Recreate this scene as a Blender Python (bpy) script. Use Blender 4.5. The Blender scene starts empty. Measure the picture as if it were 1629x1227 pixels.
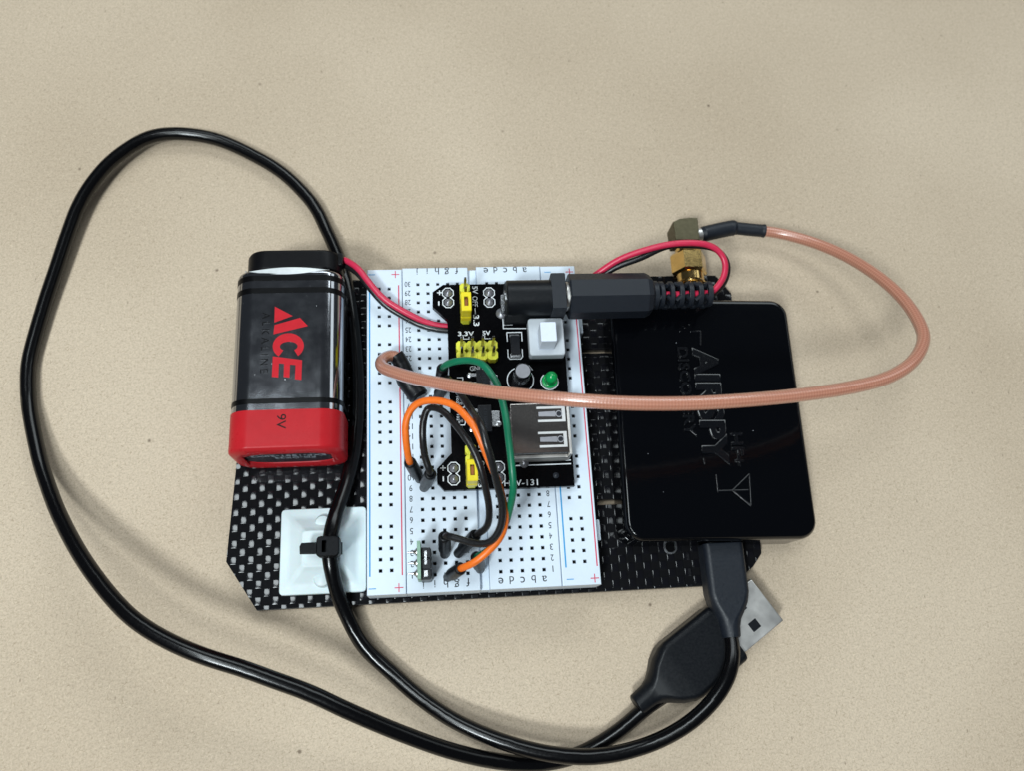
import bpy, bmesh, math, random
from mathutils import Vector, Matrix
random.seed(7)
# all lengths in millimetres: one Blender unit is one millimetre
S = bpy.context.scene
S.unit_settings.system = 'METRIC'
S.unit_settings.scale_length = 0.001
COL = S.collection
PI = math.pi

# ---------------------------------------------------------------- camera
cd = bpy.data.cameras.new('camera')
cam = bpy.data.objects.new('camera', cd)
COL.objects.link(cam)
cd.sensor_fit = 'HORIZONTAL'
cd.sensor_width = 36.0
cd.lens = 29.1
cd.clip_start = 1.0
cd.clip_end = 20000.0
cx_ = Vector((0.99548891, -0.05382955, 0.07812945))
cy_ = Vector((0.02697393, 0.95006459, 0.31088533))
cz_ = Vector((-0.09096284, -0.30737544, 0.94723075))
cam.matrix_world = Matrix(((cx_.x, cy_.x, cz_.x, 4.022), (cx_.y, cy_.y, cz_.y, -18.072), (cx_.z, cy_.z, cz_.z, 207.922), (0, 0, 0, 1)))
cd.dof.use_dof = True
cd.dof.focus_distance = 196.0
cd.dof.aperture_fstop = 0.0145 / 0.9          # an entrance pupil of about 1.8 mm across
S.camera = cam

# ---------------------------------------------------------------- room light
w = bpy.data.worlds.new('World')
S.world = w
w.use_nodes = True
bg = w.node_tree.nodes['Background']
bg.inputs[0].default_value = (0.62, 0.70, 0.80, 1)
bg.inputs[1].default_value = 0.065

def panel(name, x, y, z, sx, sy, strength, col=(0.88, 0.97, 1.0), shape='RECTANGLE'):
    d = bpy.data.lights.new(name, 'AREA')
    d.shape = shape
    d.size, d.size_y = sx, sy
    d.energy = strength * sx * sy * PI * 0.5   # strength: how bright the panel's face is
    d.color = col
    o = bpy.data.objects.new(name, d)
    COL.objects.link(o)
    o.location = (x, y, z)
    o.rotation_euler = (Vector((20, 35, 0)) - o.location).to_track_quat('-Z', 'Y').to_euler()
    return o
panel('ceiling_panel', -340, 215, 1500, 350, 440, 21.0, shape='ELLIPSE')
panel('ceiling_panel', -205, -115, 640, 140, 140, 42.0)
panel('ceiling_panel', -380, -520, 960, 158, 158, 220.0)
panel('ceiling_panel', 230, 800, 800, 900, 350, 9.5)
panel('ceiling_panel', 1250, 640, 900, 620, 420, 3.0)

S.view_settings.view_transform = 'Standard'
S.view_settings.look = 'None'
S.view_settings.exposure = 0.0
S.view_settings.gamma = 1.0
S.cycles.max_bounces = 8
S.cycles.caustics_reflective = False
S.cycles.caustics_refractive = False
S.cycles.use_denoising = True

# ---------------------------------------------------------------- materials
class NT:
    def __init__(s, name):
        s.m = bpy.data.materials.new(name); s.m.use_nodes = True
        s.t = s.m.node_tree; s.b = s.t.nodes['Principled BSDF']
    def n(s, typ, **kw):
        x = s.t.nodes.new(typ)
        for k, v in kw.items():
            if k.startswith('i_'): x.inputs[int(k[2:]) if k[2:].isdigit() else k[2:]].default_value = v
            else: setattr(x, k, v)
        return x
    def l(s, a, b): s.t.links.new(a, b)
    def co(s, scale=(1, 1, 1)):
        tc = s.n('ShaderNodeTexCoord'); mp = s.n('ShaderNodeMapping')
        mp.inputs['Scale'].default_value = scale
        s.l(tc.outputs['Object'], mp.inputs['Vector'])
        return mp.outputs[0]
    def noise(s, vec, scale, detail=4, rough=0.55):
        x = s.n('ShaderNodeTexNoise'); x.inputs['Scale'].default_value = scale
        x.inputs['Detail'].default_value = detail; x.inputs['Roughness'].default_value = rough
        s.l(vec, x.inputs['Vector']); return x.outputs['Fac']
    def ramp(s, fac, stops, interp='LINEAR'):
        r = s.n('ShaderNodeValToRGB'); r.color_ramp.interpolation = interp
        e = r.color_ramp.elements
        while len(e) < len(stops): e.new(0.5)
        for q, (p, c) in zip(e, stops):
            q.position = p; q.color = (c, c, c, 1) if not isinstance(c, tuple) else (*c, 1)
        s.l(fac, r.inputs[0]); return r.outputs[0]
    def mix(s, fac, a, b, mode='MIX'):
        x = s.n('ShaderNodeMix', data_type='RGBA', blend_type=mode)
        for sock, v in ((x.inputs[0], fac), (x.inputs[6], a), (x.inputs[7], b)):
            if isinstance(v, (int, float)): sock.default_value = v
            elif isinstance(v, tuple): sock.default_value = (*v, 1)
            else: s.l(v, sock)
        return x.outputs[2]
    def bump(s, h, strength=0.2, dist=0.1, normal=None):
        x = s.n('ShaderNodeBump'); x.inputs['Strength'].default_value = strength; x.inputs['Distance'].default_value = dist
        s.l(h, x.inputs['Height'])
        if normal is not None: s.l(normal, x.inputs['Normal'])
        return x.outputs[0]
    def set(s, **kw):
        for k, v in kw.items():
            sock = s.b.inputs[k.replace('_', ' ')]
            if isinstance(v, tuple): sock.default_value = (*v, 1) if len(v) == 3 else v
            elif isinstance(v, (int, float)): sock.default_value = v
            else: s.l(v, sock)

def plain(name, col, rough=0.5, metal=0.0, spec=0.5, var=0.06, scale=0.8, bump=0.0, bscale=6.0, coat=0.0, **kw):
    """a procedural surface: base colour with slight mottling, uneven gloss and fine relief"""
    t = NT(name); v = t.co()
    f = t.noise(v, scale, 5)
    a = tuple(max(0, c * (1 - var)) for c in col); b = tuple(min(1, c * (1 + var)) for c in col)
    t.set(Base_Color=t.ramp(f, [(0.3, a), (0.7, b)]), Metallic=metal)
    t.set(Roughness=t.ramp(t.noise(v, scale * 2.3, 4), [(0.3, max(0.02, rough * 0.85)), (0.75, min(1, rough * 1.2))]))
    t.b.inputs['Specular IOR Level'].default_value = spec
    if coat: t.b.inputs['Coat Weight'].default_value = coat; t.b.inputs['Coat Roughness'].default_value = 0.06
    if bump: t.set(Normal=t.bump(t.noise(v, bscale, 3), bump, 0.08))
    for k, x in kw.items(): t.b.inputs[k.replace('_', ' ')].default_value = x
    return t.m

def kraft():
    """pale kraft paper: fine pulp grain, short fibres lying every way, a few dark flecks"""
    t = NT('kraft_paper'); v = t.co()
    big = t.noise(v, 0.012, 3, 0.45); mid = t.noise(v, 0.6, 5, 0.65); fine = t.noise(v, 1.9, 3, 0.75)
    c = t.ramp(big, [(0.32, (0.515, 0.410, 0.300)), (0.66, (0.615, 0.500, 0.376))])  # broad paper mottling, widened in the colour to suggest uneven light
    c = t.mix(0.32, c, t.ramp(mid, [(0.3, 0.82), (0.65, 1.0)]), 'MULTIPLY')
    c = t.mix(0.75, c, t.ramp(fine, [(0.32, 0.68), (0.56, 1.0)]), 'MULTIPLY')
    def warped(k, ang, sc):
        mp = t.n('ShaderNodeMapping'); mp.inputs['Rotation'].default_value = (0, 0, ang); mp.inputs['Location'].default_value = (31 * k, 17 * k, 0)
        t.l(v, mp.inputs['Vector'])
        m2 = t.n('ShaderNodeMapping'); m2.inputs['Scale'].default_value = sc; t.l(mp.outputs[0], m2.inputs['Vector'])
        return m2.outputs[0]
    for k, ang in enumerate((0.4, 1.3, 2.2, 2.9)):
        f = t.noise(warped(k, ang, (0.8, 4.2, 1)), 0.9, 2, 0.5)
        lo = t.ramp(f, [(0.62, 0.0), (0.74, 0.6)]); hi = t.ramp(f, [(0.24, 0.55), (0.36, 0.0)])
        c = t.mix(lo, c, (0.30, 0.225, 0.145)); c = t.mix(hi, c, (0.76, 0.64, 0.47))
    for k, (sc, d0, d1, g0, dark) in enumerate(((0.10, 0.024, 0.06, 0.60, 0.85), (0.16, 0.03, 0.09, 0.50, 0.6), (0.30, 0.05, 0.12, 0.62, 0.45))):
        vo = t.n('ShaderNodeTexVoronoi'); vo.inputs['Scale'].default_value = sc
        t.l(warped(k + 7, 0.5 + 1.1 * k, (1, 1.0 if k == 0 else 2.6, 1)), vo.inputs['Vector'])
        gate = t.n('ShaderNodeSeparateColor'); t.l(vo.outputs['Color'], gate.inputs[0])
        sp = t.ramp(vo.outputs['Distance'], [(d0, dark), (d1, 0.0)])
        g = t.ramp(gate.outputs[0], [(g0, 0.0), (g0 + .3, 1.0)])
        c = t.mix(t.mix(1.0, sp, g, 'MULTIPLY'), c, (0.15, 0.11, 0.075))
    t.set(Base_Color=c, Roughness=0.8)
    t.b.inputs['Specular IOR Level'].default_value = 0.25
    h = t.mix(0.8, mid, fine)
    t.set(Normal=t.bump(h, 0.22, 0.25))
    return t.m

def dusty_black(name, col, rough, spec=0.5):
    """glossy black plastic with dust specks and faint wiping marks"""
    t = NT(name); v = t.co()
    vo = t.n('ShaderNodeTexVoronoi'); vo.inputs['Scale'].default_value = 0.42; t.l(v, vo.inputs['Vector'])
    gate = t.n('ShaderNodeSeparateColor'); t.l(vo.outputs['Color'], gate.inputs[0])
    sp = t.ramp(vo.outputs['Distance'], [(0.03, 1.0), (0.065, 0.0)])
    g = t.ramp(gate.outputs[1], [(0.80, 0.0), (0.97, 0.8)])
    dust = t.mix(1.0, sp, g, 'MULTIPLY')
    t.set(Base_Color=t.mix(dust, col, (0.35, 0.37, 0.40)))
    r = t.ramp(t.noise(v, 0.3, 5), [(0.35, rough), (0.7, rough * 1.15)])
    t.set(Roughness=t.mix(dust, r, (0.8, 0.8, 0.8)))
    t.b.inputs['Specular IOR Level'].default_value = spec
    return t.m

def braid():
    """tinted clear jacket over a woven shield: the braid shows as a diamond relief"""
    t = NT('coax_jacket')
    uv = t.n('ShaderNodeUVMap'); sx = t.n('ShaderNodeSeparateXYZ'); t.l(uv.outputs[0], sx.inputs[0])
    def math_(op, a, b=None):
        m = t.n('ShaderNodeMath', operation=op)
        for i, q in enumerate((a, b)):
            if q is None: continue
            if isinstance(q, (int, float)): m.inputs[i].default_value = q
            else: t.l(q, m.inputs[i])
        return m.outputs[0]
    u = math_('MULTIPLY', sx.outputs[0], 2 * PI / 1.35); v = math_('MULTIPLY', sx.outputs[1], 2 * PI * 6)
    a = math_('SINE', math_('ADD', u, v)); b = math_('SINE', math_('SUBTRACT', u, v))
    h = math_('MULTIPLY', a, b)
    f = math_('MULTIPLY', math_('ADD', h, 1.0), 0.5)
    t.set(Base_Color=t.ramp(f, [(0.15, (0.43, 0.174, 0.110)), (0.9, (0.56, 0.258, 0.178))]), Roughness=0.30)
    t.set(Normal=t.bump(f, 0.32, 0.12))
    t.b.inputs['Coat Weight'].default_value = 1.0
    t.b.inputs['Coat Roughness'].default_value = 0.20
    t.b.inputs['Subsurface Weight'].default_value = 0.08
    t.b.inputs['Subsurface Radius'].default_value = (0.6, 0.25, 0.15)
    return t.m

def foil():
    """metallised film, faintly rippled along its length, with dust and pinholes"""
    t = NT('metallised_label'); v = t.co()
    vo = t.n('ShaderNodeTexVoronoi'); vo.inputs['Scale'].default_value = 0.75; t.l(v, vo.inputs['Vector'])
    gate = t.n('ShaderNodeSeparateColor'); t.l(vo.outputs['Color'], gate.inputs[0])
    sp = t.ramp(vo.outputs['Distance'], [(0.04, 1.0), (0.10, 0.0)])
    g = t.ramp(gate.outputs[1], [(0.84, 0.0), (0.99, 1.0)])
    dust = t.mix(1.0, sp, g, 'MULTIPLY')
    t.set(Base_Color=t.mix(dust, (0.40, 0.41, 0.44), (0.80, 0.80, 0.80)), Metallic=t.ramp(dust, [(0.2, 1.0), (0.8, 0.0)]))
    t.set(Roughness=t.mix(dust, t.ramp(t.noise(v, 0.25, 4), [(0.3, 0.09), (0.75, 0.15)]), (0.7, 0.7, 0.7)))
    mp = t.n('ShaderNodeMapping'); mp.inputs['Scale'].default_value = (1.6, 0.03, 1.6); t.l(v, mp.inputs['Vector'])
    t.set(Normal=t.bump(t.noise(mp.outputs[0], 1.0, 2), 0.10, 0.10))
    return t.m

M = {}
M['kraft'] = kraft()
M['carbon'] = plain('carbon_fibre', (0.006, 0.006, 0.008), 0.12, spec=0.42, bump=0.06, bscale=2.2, scale=0.5)
M['carbon_dull'] = plain('carbon_fibre_cross_tow', (0.006, 0.006, 0.007), 0.75, spec=0.05, scale=0.5)
M['carbon_edge'] = plain('carbon_cut_edge', (0.012, 0.012, 0.014), 0.4, spec=0.4)
M['white_board'] = plain('white_board_plastic', (0.67, 0.755, 0.85), 0.36, spec=0.40, var=0.012, scale=0.25, bump=0.02, bscale=1.2)
M['socket_shade'] = plain('shaded_contact_metal', (0.09, 0.09, 0.095), 0.5, metal=0.3, spec=0.3)  # socket walls and contacts coloured dark to stand for shade inside the holes
M['print_black'] = plain('black_print', (0.03, 0.034, 0.042), 0.6, spec=0.2)
M['print_blue'] = plain('blue_print', (0.03, 0.30, 0.62), 0.5)
M['print_red'] = plain('red_print', (0.62, 0.05, 0.10), 0.5)
M['pcb'] = plain('black_solder_mask', (0.0015, 0.0015, 0.002), 0.22, spec=0.08, bump=0.03, bscale=3)
M['silk'] = plain('white_silkscreen', (0.72, 0.75, 0.78), 0.6, var=0.12, scale=3)
M['solder'] = plain('solder', (0.55, 0.56, 0.58), 0.28, metal=1.0, bump=0.2, bscale=2.5)
M['flux'] = plain('grey_solder_joint', (0.33, 0.33, 0.36), 0.35, metal=0.7, bump=0.25, bscale=2.5)
M['nickel'] = plain('nickel_plate', (0.36, 0.33, 0.31), 0.20, metal=1.0, var=0.12, scale=2.2, bump=0.06, bscale=5)
M['shell'] = plain('steel_plug_shell', (0.80, 0.78, 0.75), 0.42, metal=1.0, var=0.02, scale=0.08)
M['gold'] = plain('gold_plate', (0.66, 0.46, 0.18), 0.15, metal=1.0, var=0.12, scale=0.6, bump=0.03, bscale=2)
M['gold_dull'] = plain('worn_brass', (0.11, 0.098, 0.062), 0.50, metal=1.0, var=0.10, scale=0.6, bump=0.05, bscale=3)
M['yellow'] = plain('yellow_header_plastic', (0.74, 0.72, 0.05), 0.42, var=0.05, bump=0.05, bscale=2, Subsurface_Weight=0.1)
M['yellow_cap'] = plain('yellow_cap_plastic', (0.82, 0.66, 0.01), 0.36, var=0.05, bump=0.04, bscale=2)
M['copper'] = plain('copper_contact', (0.35, 0.14, 0.05), 0.4, metal=0.9)
M['black_abs'] = plain('black_moulded_plastic', (0.008, 0.009, 0.012), 0.34, spec=0.28, bump=0.03, bscale=3)
M['black_satin'] = plain('black_satin_plastic', (0.006, 0.009, 0.015), 0.50, spec=0.48, bump=0.14, bscale=5)
M['black_matte'] = plain('black_matte_plastic', (0.004, 0.005, 0.007), 0.40, spec=0.26, bump=0.10, bscale=5)
M['black_rubber'] = plain('black_rubber', (0.004, 0.004, 0.005), 0.36, spec=0.16, bump=0.04, bscale=2)
M['boot'] = plain('black_wire_boot', (0.006, 0.007, 0.009), 0.40, spec=0.24, bump=0.08, bscale=3)
M['cable'] = plain('black_cable_jacket', (0.002, 0.002, 0.0025), 0.21, spec=0.32, bump=0.02, bscale=0.8)
M['case'] = dusty_black('gloss_black_case', (0.0014, 0.0017, 0.0026), 0.10, 0.30)
M['emboss'] = plain('embossed_black', (0.003, 0.0035, 0.005), 0.18, spec=0.50)
M['wire_red'] = plain('red_wire_sleeve', (0.60, 0.025, 0.075), 0.35, spec=0.5)
M['wire_black'] = plain('black_wire_sleeve', (0.010, 0.010, 0.011), 0.30)
M['wire_green'] = plain('green_wire_sleeve', (0.004, 0.155, 0.075), 0.36)
M['wire_orange'] = plain('orange_wire_sleeve', (0.86, 0.17, 0.015), 0.36)
M['braid'] = braid()
M['chrome'] = foil()
M['label_black'] = plain('black_label_band', (0.002, 0.002, 0.0025), 0.35, spec=0.15)
M['label_red'] = plain('red_label_film', (0.45, 0.016, 0.022), 0.30, spec=0.12, var=0.05, scale=0.3, bump=0.02, bscale=0.8)
M['logo_red'] = plain('red_label_print', (0.52, 0.018, 0.028), 0.5, spec=0.10)
M['film'] = plain('clear_label_film', (0.66, 0.69, 0.70), 0.16, spec=0.6, bump=0.15, bscale=0.6)
M['steel_dark'] = plain('dark_steel', (0.018, 0.021, 0.028), 0.45, spec=0.3, bump=0.05)
M['print_grey'] = plain('grey_ink', (0.26, 0.29, 0.33), 0.6)
M['nylon'] = plain('white_nylon', (0.66, 0.75, 0.77), 0.48, spec=0.35, var=0.02, scale=0.3, bump=0.03, bscale=1.5, Subsurface_Weight=0.12)
M['tie'] = plain('black_nylon', (0.004, 0.0045, 0.006), 0.42, spec=0.09, bump=0.05, bscale=2)
M['switch'] = plain('grey_switch_plastic', (0.52, 0.56, 0.60), 0.40, spec=0.35, var=0.02, bump=0.02)
M['button'] = plain('white_button_plastic', (0.72, 0.78, 0.88), 0.36, spec=0.35, var=0.02)
M['alu'] = plain('aluminium_can_top', (0.34, 0.34, 0.37), 0.55, metal=0.6, bump=0.12, bscale=3)
M['sleeve'] = plain('black_can_sleeve', (0.012, 0.012, 0.016), 0.25, spec=0.5)
M['led'] = plain('green_led_epoxy', (0.005, 0.34, 0.085), 0.16, spec=0.6, var=0.1, Subsurface_Weight=0.25, Subsurface_Radius=(0.2, 0.8, 0.3))
M['green_pcb'] = plain('pale_green_board', (0.22, 0.36, 0.27), 0.45, var=0.15, scale=1.5, bump=0.1, bscale=3)
M['white_plastic'] = plain('white_insert', (0.62, 0.62, 0.62), 0.5)
def clear_glue():
    t = NT('clear_adhesive'); v = t.co()
    t.set(Base_Color=(0.05, 0.05, 0.06), Roughness=0.05, Alpha=0.07)
    t.b.inputs['Specular IOR Level'].default_value = 0.6
    t.set(Normal=t.bump(t.noise(v, 0.5, 3), 0.25, 0.2))
    return t.m
M['clear'] = clear_glue()

# ---------------------------------------------------------------- mesh helpers
class MB:
    """collects shapes that become ONE mesh object"""
    def __init__(s): s.v = []; s.f = []; s.mi = []; s.uv = {}
    def add(s, verts, faces, mi=0, mat=None):
        k = len(s.v)
        for p in verts:
            p = Vector(p); s.v.append(mat @ p if mat else p)
        for f in faces: s.f.append([i + k for i in f]); s.mi.append(mi)
        return s
    def build(s, name, mats, parent=None, angle=35, loc=None):
        me = bpy.data.meshes.new(name)
        off = Vector(loc) if loc else Vector((0, 0, 0))
        me.from_pydata([tuple(p - off) for p in s.v], [], s.f)
        mats = mats if isinstance(mats, (list, tuple)) else [mats]
        for m in mats: me.materials.append(m)
        me.polygons.foreach_set('material_index', s.mi)
        if s.uv:
            lay = me.uv_layers.new(name='UVMap')
            for p in me.polygons:
                for li, q in zip(p.loop_indices, s.uv.get(p.index, [(0, 0)] * p.loop_total)): lay.data[li].uv = q
        bm = bmesh.new(); bm.from_mesh(me); bmesh.ops.recalc_face_normals(bm, faces=bm.faces); bm.to_mesh(me); bm.free()
        me.polygons.foreach_set('use_smooth', [True] * len(me.polygons))
        me.set_sharp_from_angle(angle=math.radians(angle))
        o = bpy.data.objects.new(name, me); COL.objects.link(o)
        wn = o.modifiers.new('flat faces stay flat', 'WEIGHTED_NORMAL'); wn.keep_sharp = True; wn.weight = 60
        if parent is not None:
            o.parent = parent
            o.location = off - Vector(parent.get('_o', (0, 0, 0)))
        else: o.location = off
        return o

def thing(name, label, cat, loc, group=None):
    o = bpy.data.objects.new(name, None); COL.objects.link(o)
    o.empty_display_size = 3
    o.location = loc; o['_o'] = tuple(loc); o['label'] = label; o['category'] = cat
    if group: o['group'] = group
    return o

def part(mb, name, mats, parent, **kw):
    # parts are modelled in world millimetres; their origin is that of the thing (or part) that carries them
    o = mb.build(name, mats, None, **kw)
    root = parent
    while root.parent: root = root.parent
    base = Vector(root['_o'])
    o.data.transform(Matrix.Translation(-base))
    o.parent = parent
    return o

def roundrect(w_, h_, r, n=6, cx=0, cy=0):
    P = []
    for (sx, sy, a0) in ((1, 1, 0), (-1, 1, 90), (-1, -1, 180), (1, -1, 270)):
        for k in range(n + 1):
            a = math.radians(a0 + 90 * k / n)
            P.append((cx + sx * (w_ / 2 - r) + r * math.cos(a), cy + sy * (h_ / 2 - r) + r * math.sin(a)))
    return P

def circle(r, n=24, ph=0): return [(r * math.cos(2 * PI * k / n + ph), r * math.sin(2 * PI * k / n + ph)) for k in range(n)]

def loft(mb, rings, cap0=True, cap1=True, mi=0, mat=None, close=False):
    n = len(rings[0]); V = [p for r in rings for p in r]; F = []
    R = len(rings)
    for i in range(R if close else R - 1):
        j = (i + 1) % R
        for k in range(n): F.append([i * n + k, i * n + (k + 1) % n, j * n + (k + 1) % n, j * n + k])
    if not close:
        if cap0: F.append(list(range(n - 1, -1, -1)))
        if cap1: F.append([(R - 1) * n + k for k in range(n)])
    mb.add(V, F, mi, mat); return mb

def slab(mb, outline, z0, z1, bev=0.2, mi=0, mat=None, seg=2, bot=True):
    """outline (convex, counter-clockwise) extruded, with rounded top and bottom edges"""
    c = Vector((sum(p[0] for p in outline) / len(outline), sum(p[1] for p in outline) / len(outline)))
    def inset(d):
        n = len(outline); out = []
        for i in range(n):
            a, b, e = Vector(outline[i - 1][:2]), Vector(outline[i][:2]), Vector(outline[(i + 1) % n][:2])
            d1, d2 = (b - a), (e - b)
            if d1.length < 1e-9: d1 = d2
            if d2.length < 1e-9: d2 = d1
            n1, n2 = Vector((-d1.y, d1.x)).normalized(), Vector((-d2.y, d2.x)).normalized()
            m = n1 + n2
            m = m / max(0.35, m.dot(n1)) if m.length > 1e-6 else n1
            out.append(b + m * d)
        return out
    rings = []
    A = [math.radians(90 * k / seg) for k in range(seg + 1)]
    if bot:
        for a in reversed(A): rings.append([(p.x, p.y, z0 + bev * (1 - math.cos(a))) for p in inset(bev * (1 - math.cos(PI / 2 - a)))][:] if False else [(p.x, p.y, z0 + bev * (1 - math.sin(PI / 2 - a))) for p in inset(bev * (1 - math.cos(PI / 2 - a)))])
        rings = rings[::1]
        rings = [[(p.x, p.y, z0 + bev * (1 - math.cos(a))) for p in inset(bev * (1 - math.sin(a)))] for a in A]
    else: rings.append([(p[0], p[1], z0) for p in outline])
    rings += [[(p.x, p.y, z1 - bev * (1 - math.sin(a))) for p in inset(bev * (1 - math.cos(a)))] for a in A]
    loft(mb, rings, True, True, mi, mat); return mb

def box(mb, x0, x1, y0, y1, z0, z1, bev=0.15, mi=0, mat=None, r=None):
    r = bev * 1.01 if r is None else r
    slab(mb, roundrect(x1 - x0, y1 - y0, r, 2 if r < 0.6 else 5, (x0 + x1) / 2, (y0 + y1) / 2), z0, z1, bev, mi, mat)
    return mb

def frame_of(d):
    d = Vector(d).normalized(); up = Vector((0, 0, 1)) if abs(d.z) < 0.9 else Vector((0, 1, 0))
    x = d.cross(up).normalized(); y = x.cross(d).normalized()
    return x, y, d

def catmull(P, step=0.8):
    P = [Vector(p) for p in P]; P = [P[0] * 2 - P[1]] + P + [P[-1] * 2 - P[-2]]
    out = []
    for i in range(1, len(P) - 2):
        p0, p1, p2, p3 = P[i - 1:i + 3]
        n = max(2, int((p2 - p1).length / step))
        for k in range(n):
            t = k / n
            out.append(0.5 * ((2 * p1) + (p2 - p0) * t + (2 * p0 - 5 * p1 + 4 * p2 - p3) * t * t + (3 * p1 - p0 - 3 * p2 + p3) * t ** 3))
    out.append(P[-2]); return out

def smooth(Q, n=3):
    for _ in range(n): Q = [Q[0]] + [(Q[i - 1] + 2 * Q[i] + Q[i + 1]) / 4 for i in range(1, len(Q) - 1)] + [Q[-1]]
    return Q

def tube(mb, path, r, n=14, step=0.8, mi=0, raw=False, uv=False, flat=None, sm=0):
    Q = [Vector(p) for p in path] if raw else catmull(path, step)
    if sm: Q = smooth(Q, sm)
    rad = r if callable(r) else (lambda t: r)
    T = [(Q[min(i + 1, len(Q) - 1)] - Q[max(i - 1, 0)]).normalized() for i in range(len(Q))]
    x, y, _ = frame_of(T[0]); rings = []; L = [0.0]
    for i, (q, d) in enumerate(zip(Q, T)):
        x = (x - d * x.dot(d)).normalized(); y = d.cross(x)
        rr = rad(i / max(1, len(Q) - 1))
        rings.append([q + (x * math.cos(2 * PI * k / n) + y * math.sin(2 * PI * k / n)) * rr for k in range(n)])
        if i: L.append(L[-1] + (q - Q[i - 1]).length)
    base = len(mb.f); loft(mb, rings, True, True, mi)
    if uv:
        for i in range(len(rings) - 1):
            for k in range(n):
                mb.uv[base + i * n + k] = [(L[i], k / n), (L[i], (k + 1) / n), (L[i + 1], (k + 1) / n), (L[i + 1], k / n)]
    return mb

def lathe(mb, p0, d, prof, n=24, mi=0, ph=0, cap0=True, cap1=True):
    """prof: (distance along d, radius)"""
    x, y, d = frame_of(d); p0 = Vector(p0)
    rings = [[p0 + d * t + (x * math.cos(2 * PI * k / n + ph) + y * math.sin(2 * PI * k / n + ph)) * max(r, 1e-3) for k in range(n)] for t, r in prof]
    loft(mb, rings, cap0, cap1, mi); return mb

def ribbon(mb, pts, wd, z, h=0.05, mi=0, closed=False):
    """a printed or raised flat line along pts on a level surface"""
    P = [Vector((p[0], p[1], 0)) for p in pts]
    segs = list(zip(P, P[1:] + ([P[0]] if closed else [])))
    if not closed: segs = segs[:len(P) - 1]
    for i, (a, b) in enumerate(segs):
        if (b - a).length < 1e-6: continue
        d = (b - a).normalized(); nrm = Vector((-d.y, d.x, 0)) * wd / 2; e = d * wd / 2 * 0.98
        q = [a - e - nrm, b + e - nrm, b + e + nrm, a - e + nrm]
        zz = z + h + 0.002 * (i % 3)
        mb.add([(p.x, p.y, z - 0.02) for p in q] + [(p.x, p.y, zz) for p in q],
               [[4, 5, 6, 7], [0, 1, 5, 4], [1, 2, 6, 5], [2, 3, 7, 6], [3, 0, 4, 7]], mi)
    return mb

def poly(mb, pts, z, h=0.05, mi=0):
    n = len(pts)
    area = sum(pts[i][0] * pts[(i + 1) % n][1] - pts[(i + 1) % n][0] * pts[i][1] for i in range(n))
    if area < 0: pts = pts[::-1]
    mb.add([(p[0], p[1], z - 0.02) for p in pts] + [(p[0], p[1], z + h) for p in pts],
           [list(range(n, 2 * n))] + [[i, (i + 1) % n, n + (i + 1) % n, n + i] for i in range(n)], mi); return mb

_gl = {}
def glyphs(s, ext=0.03, spacing=1.0, bold=0.0, bev=0.0):
    key = (s, ext, spacing, bold, bev)
    if key in _gl: return _gl[key]
    c = bpy.data.curves.new('lettering', 'FONT'); c.body = s; c.size = 1.0; c.extrude = ext; c.space_character = spacing
    c.resolution_u = 3; c.offset = bold; c.bevel_depth = bev; c.bevel_resolution = 1
    o = bpy.data.objects.new('lettering', c); COL.objects.link(o)
    dg = bpy.context.evaluated_depsgraph_get(); dg.update()
    me = o.evaluated_get(dg).to_mesh()
    V = [v.co.copy() for v in me.vertices]; F = [list(p.vertices) for p in me.polygons]
    o.evaluated_get(dg).to_mesh_clear()
    bpy.data.objects.remove(o); bpy.data.curves.remove(c)
    x0, x1 = min(v.x for v in V), max(v.x for v in V); y0, y1 = min(v.y for v in V), max(v.y for v in V)
    V = [Vector((v.x - (x0 + x1) / 2, v.y - (y0 + y1) / 2, v.z)) for v in V]
    _gl[key] = (V, F, x1 - x0, y1 - y0); return _gl[key]

def text(mb, s, x, y, z, length=None, height=1.5, rot=0, mi=0, ext=0.04, spacing=1.0, bold=0.0, mat=None):
    V, F, lw, lh = glyphs(s, 1.0, spacing, bold)
    ky = height / lh; kx = length / lw if length else ky
    m = Matrix.Translation((x, y, z)) @ Matrix.Rotation(math.radians(rot), 4, 'Z') @ Matrix.Diagonal((kx, ky, ext, 1))
    if mat: m = mat @ Matrix.Diagonal((kx, ky, ext, 1))
    mb.add(V, F, mi, m); return mb

# ---------------------------------------------------------------- the surface
mb = MB(); mb.add([(-900, -900, 0), (900, -900, 0), (900, 900, 0), (-900, 900, 0)], [[0, 1, 2, 3]])
o = mb.build('tabletop', M['kraft']); o['kind'] = 'structure'; o['label'] = 'pale brown kraft paper covering the work surface'

# ---------------------------------------------------------------- carbon fibre plate
PLATE = [(-47.0, 6.2), (-39.4, -5.4), (75.6, -4.9), (81.5, -0.9), (84.2, 2.3), (86.3, 73.7), (82.4, 79.3), (-39.5, 79.6), (-43.3, 75.0)]
SLOTS = [(38.0, 53.0, 56.9, 58.4), (43.6, 58.0, 16.1, 17.6)]
BOLT = (61.0, 4.8)
plate = thing('mounting_plate', 'black woven carbon fibre plate with clipped corners lying flat under everything', 'plate', (0, 0, 0))
def plate_body():
    mb = MB(); slab(mb, PLATE, 0.06, 2.72, 0.12)
    o = part(mb, 'plate_core', M['carbon_edge'], plate)
    cut = MB()
    for a, b, c, d in SLOTS: box(cut, a, b, c, d, -1, 4, 0.05)
    co_ = cut.build('cutter', M['carbon_edge'])
    md = o.modifiers.new('slots', 'BOOLEAN'); md.operation = 'DIFFERENCE'; md.object = co_; md.solver = 'EXACT'
    dg = bpy.context.evaluated_depsgraph_get(); dg.update()
    me = bpy.data.meshes.new_from_object(o.evaluated_get(dg))
    o.modifiers.clear(); o.data = me
    bpy.data.objects.remove(co_)
plate_body()
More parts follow.
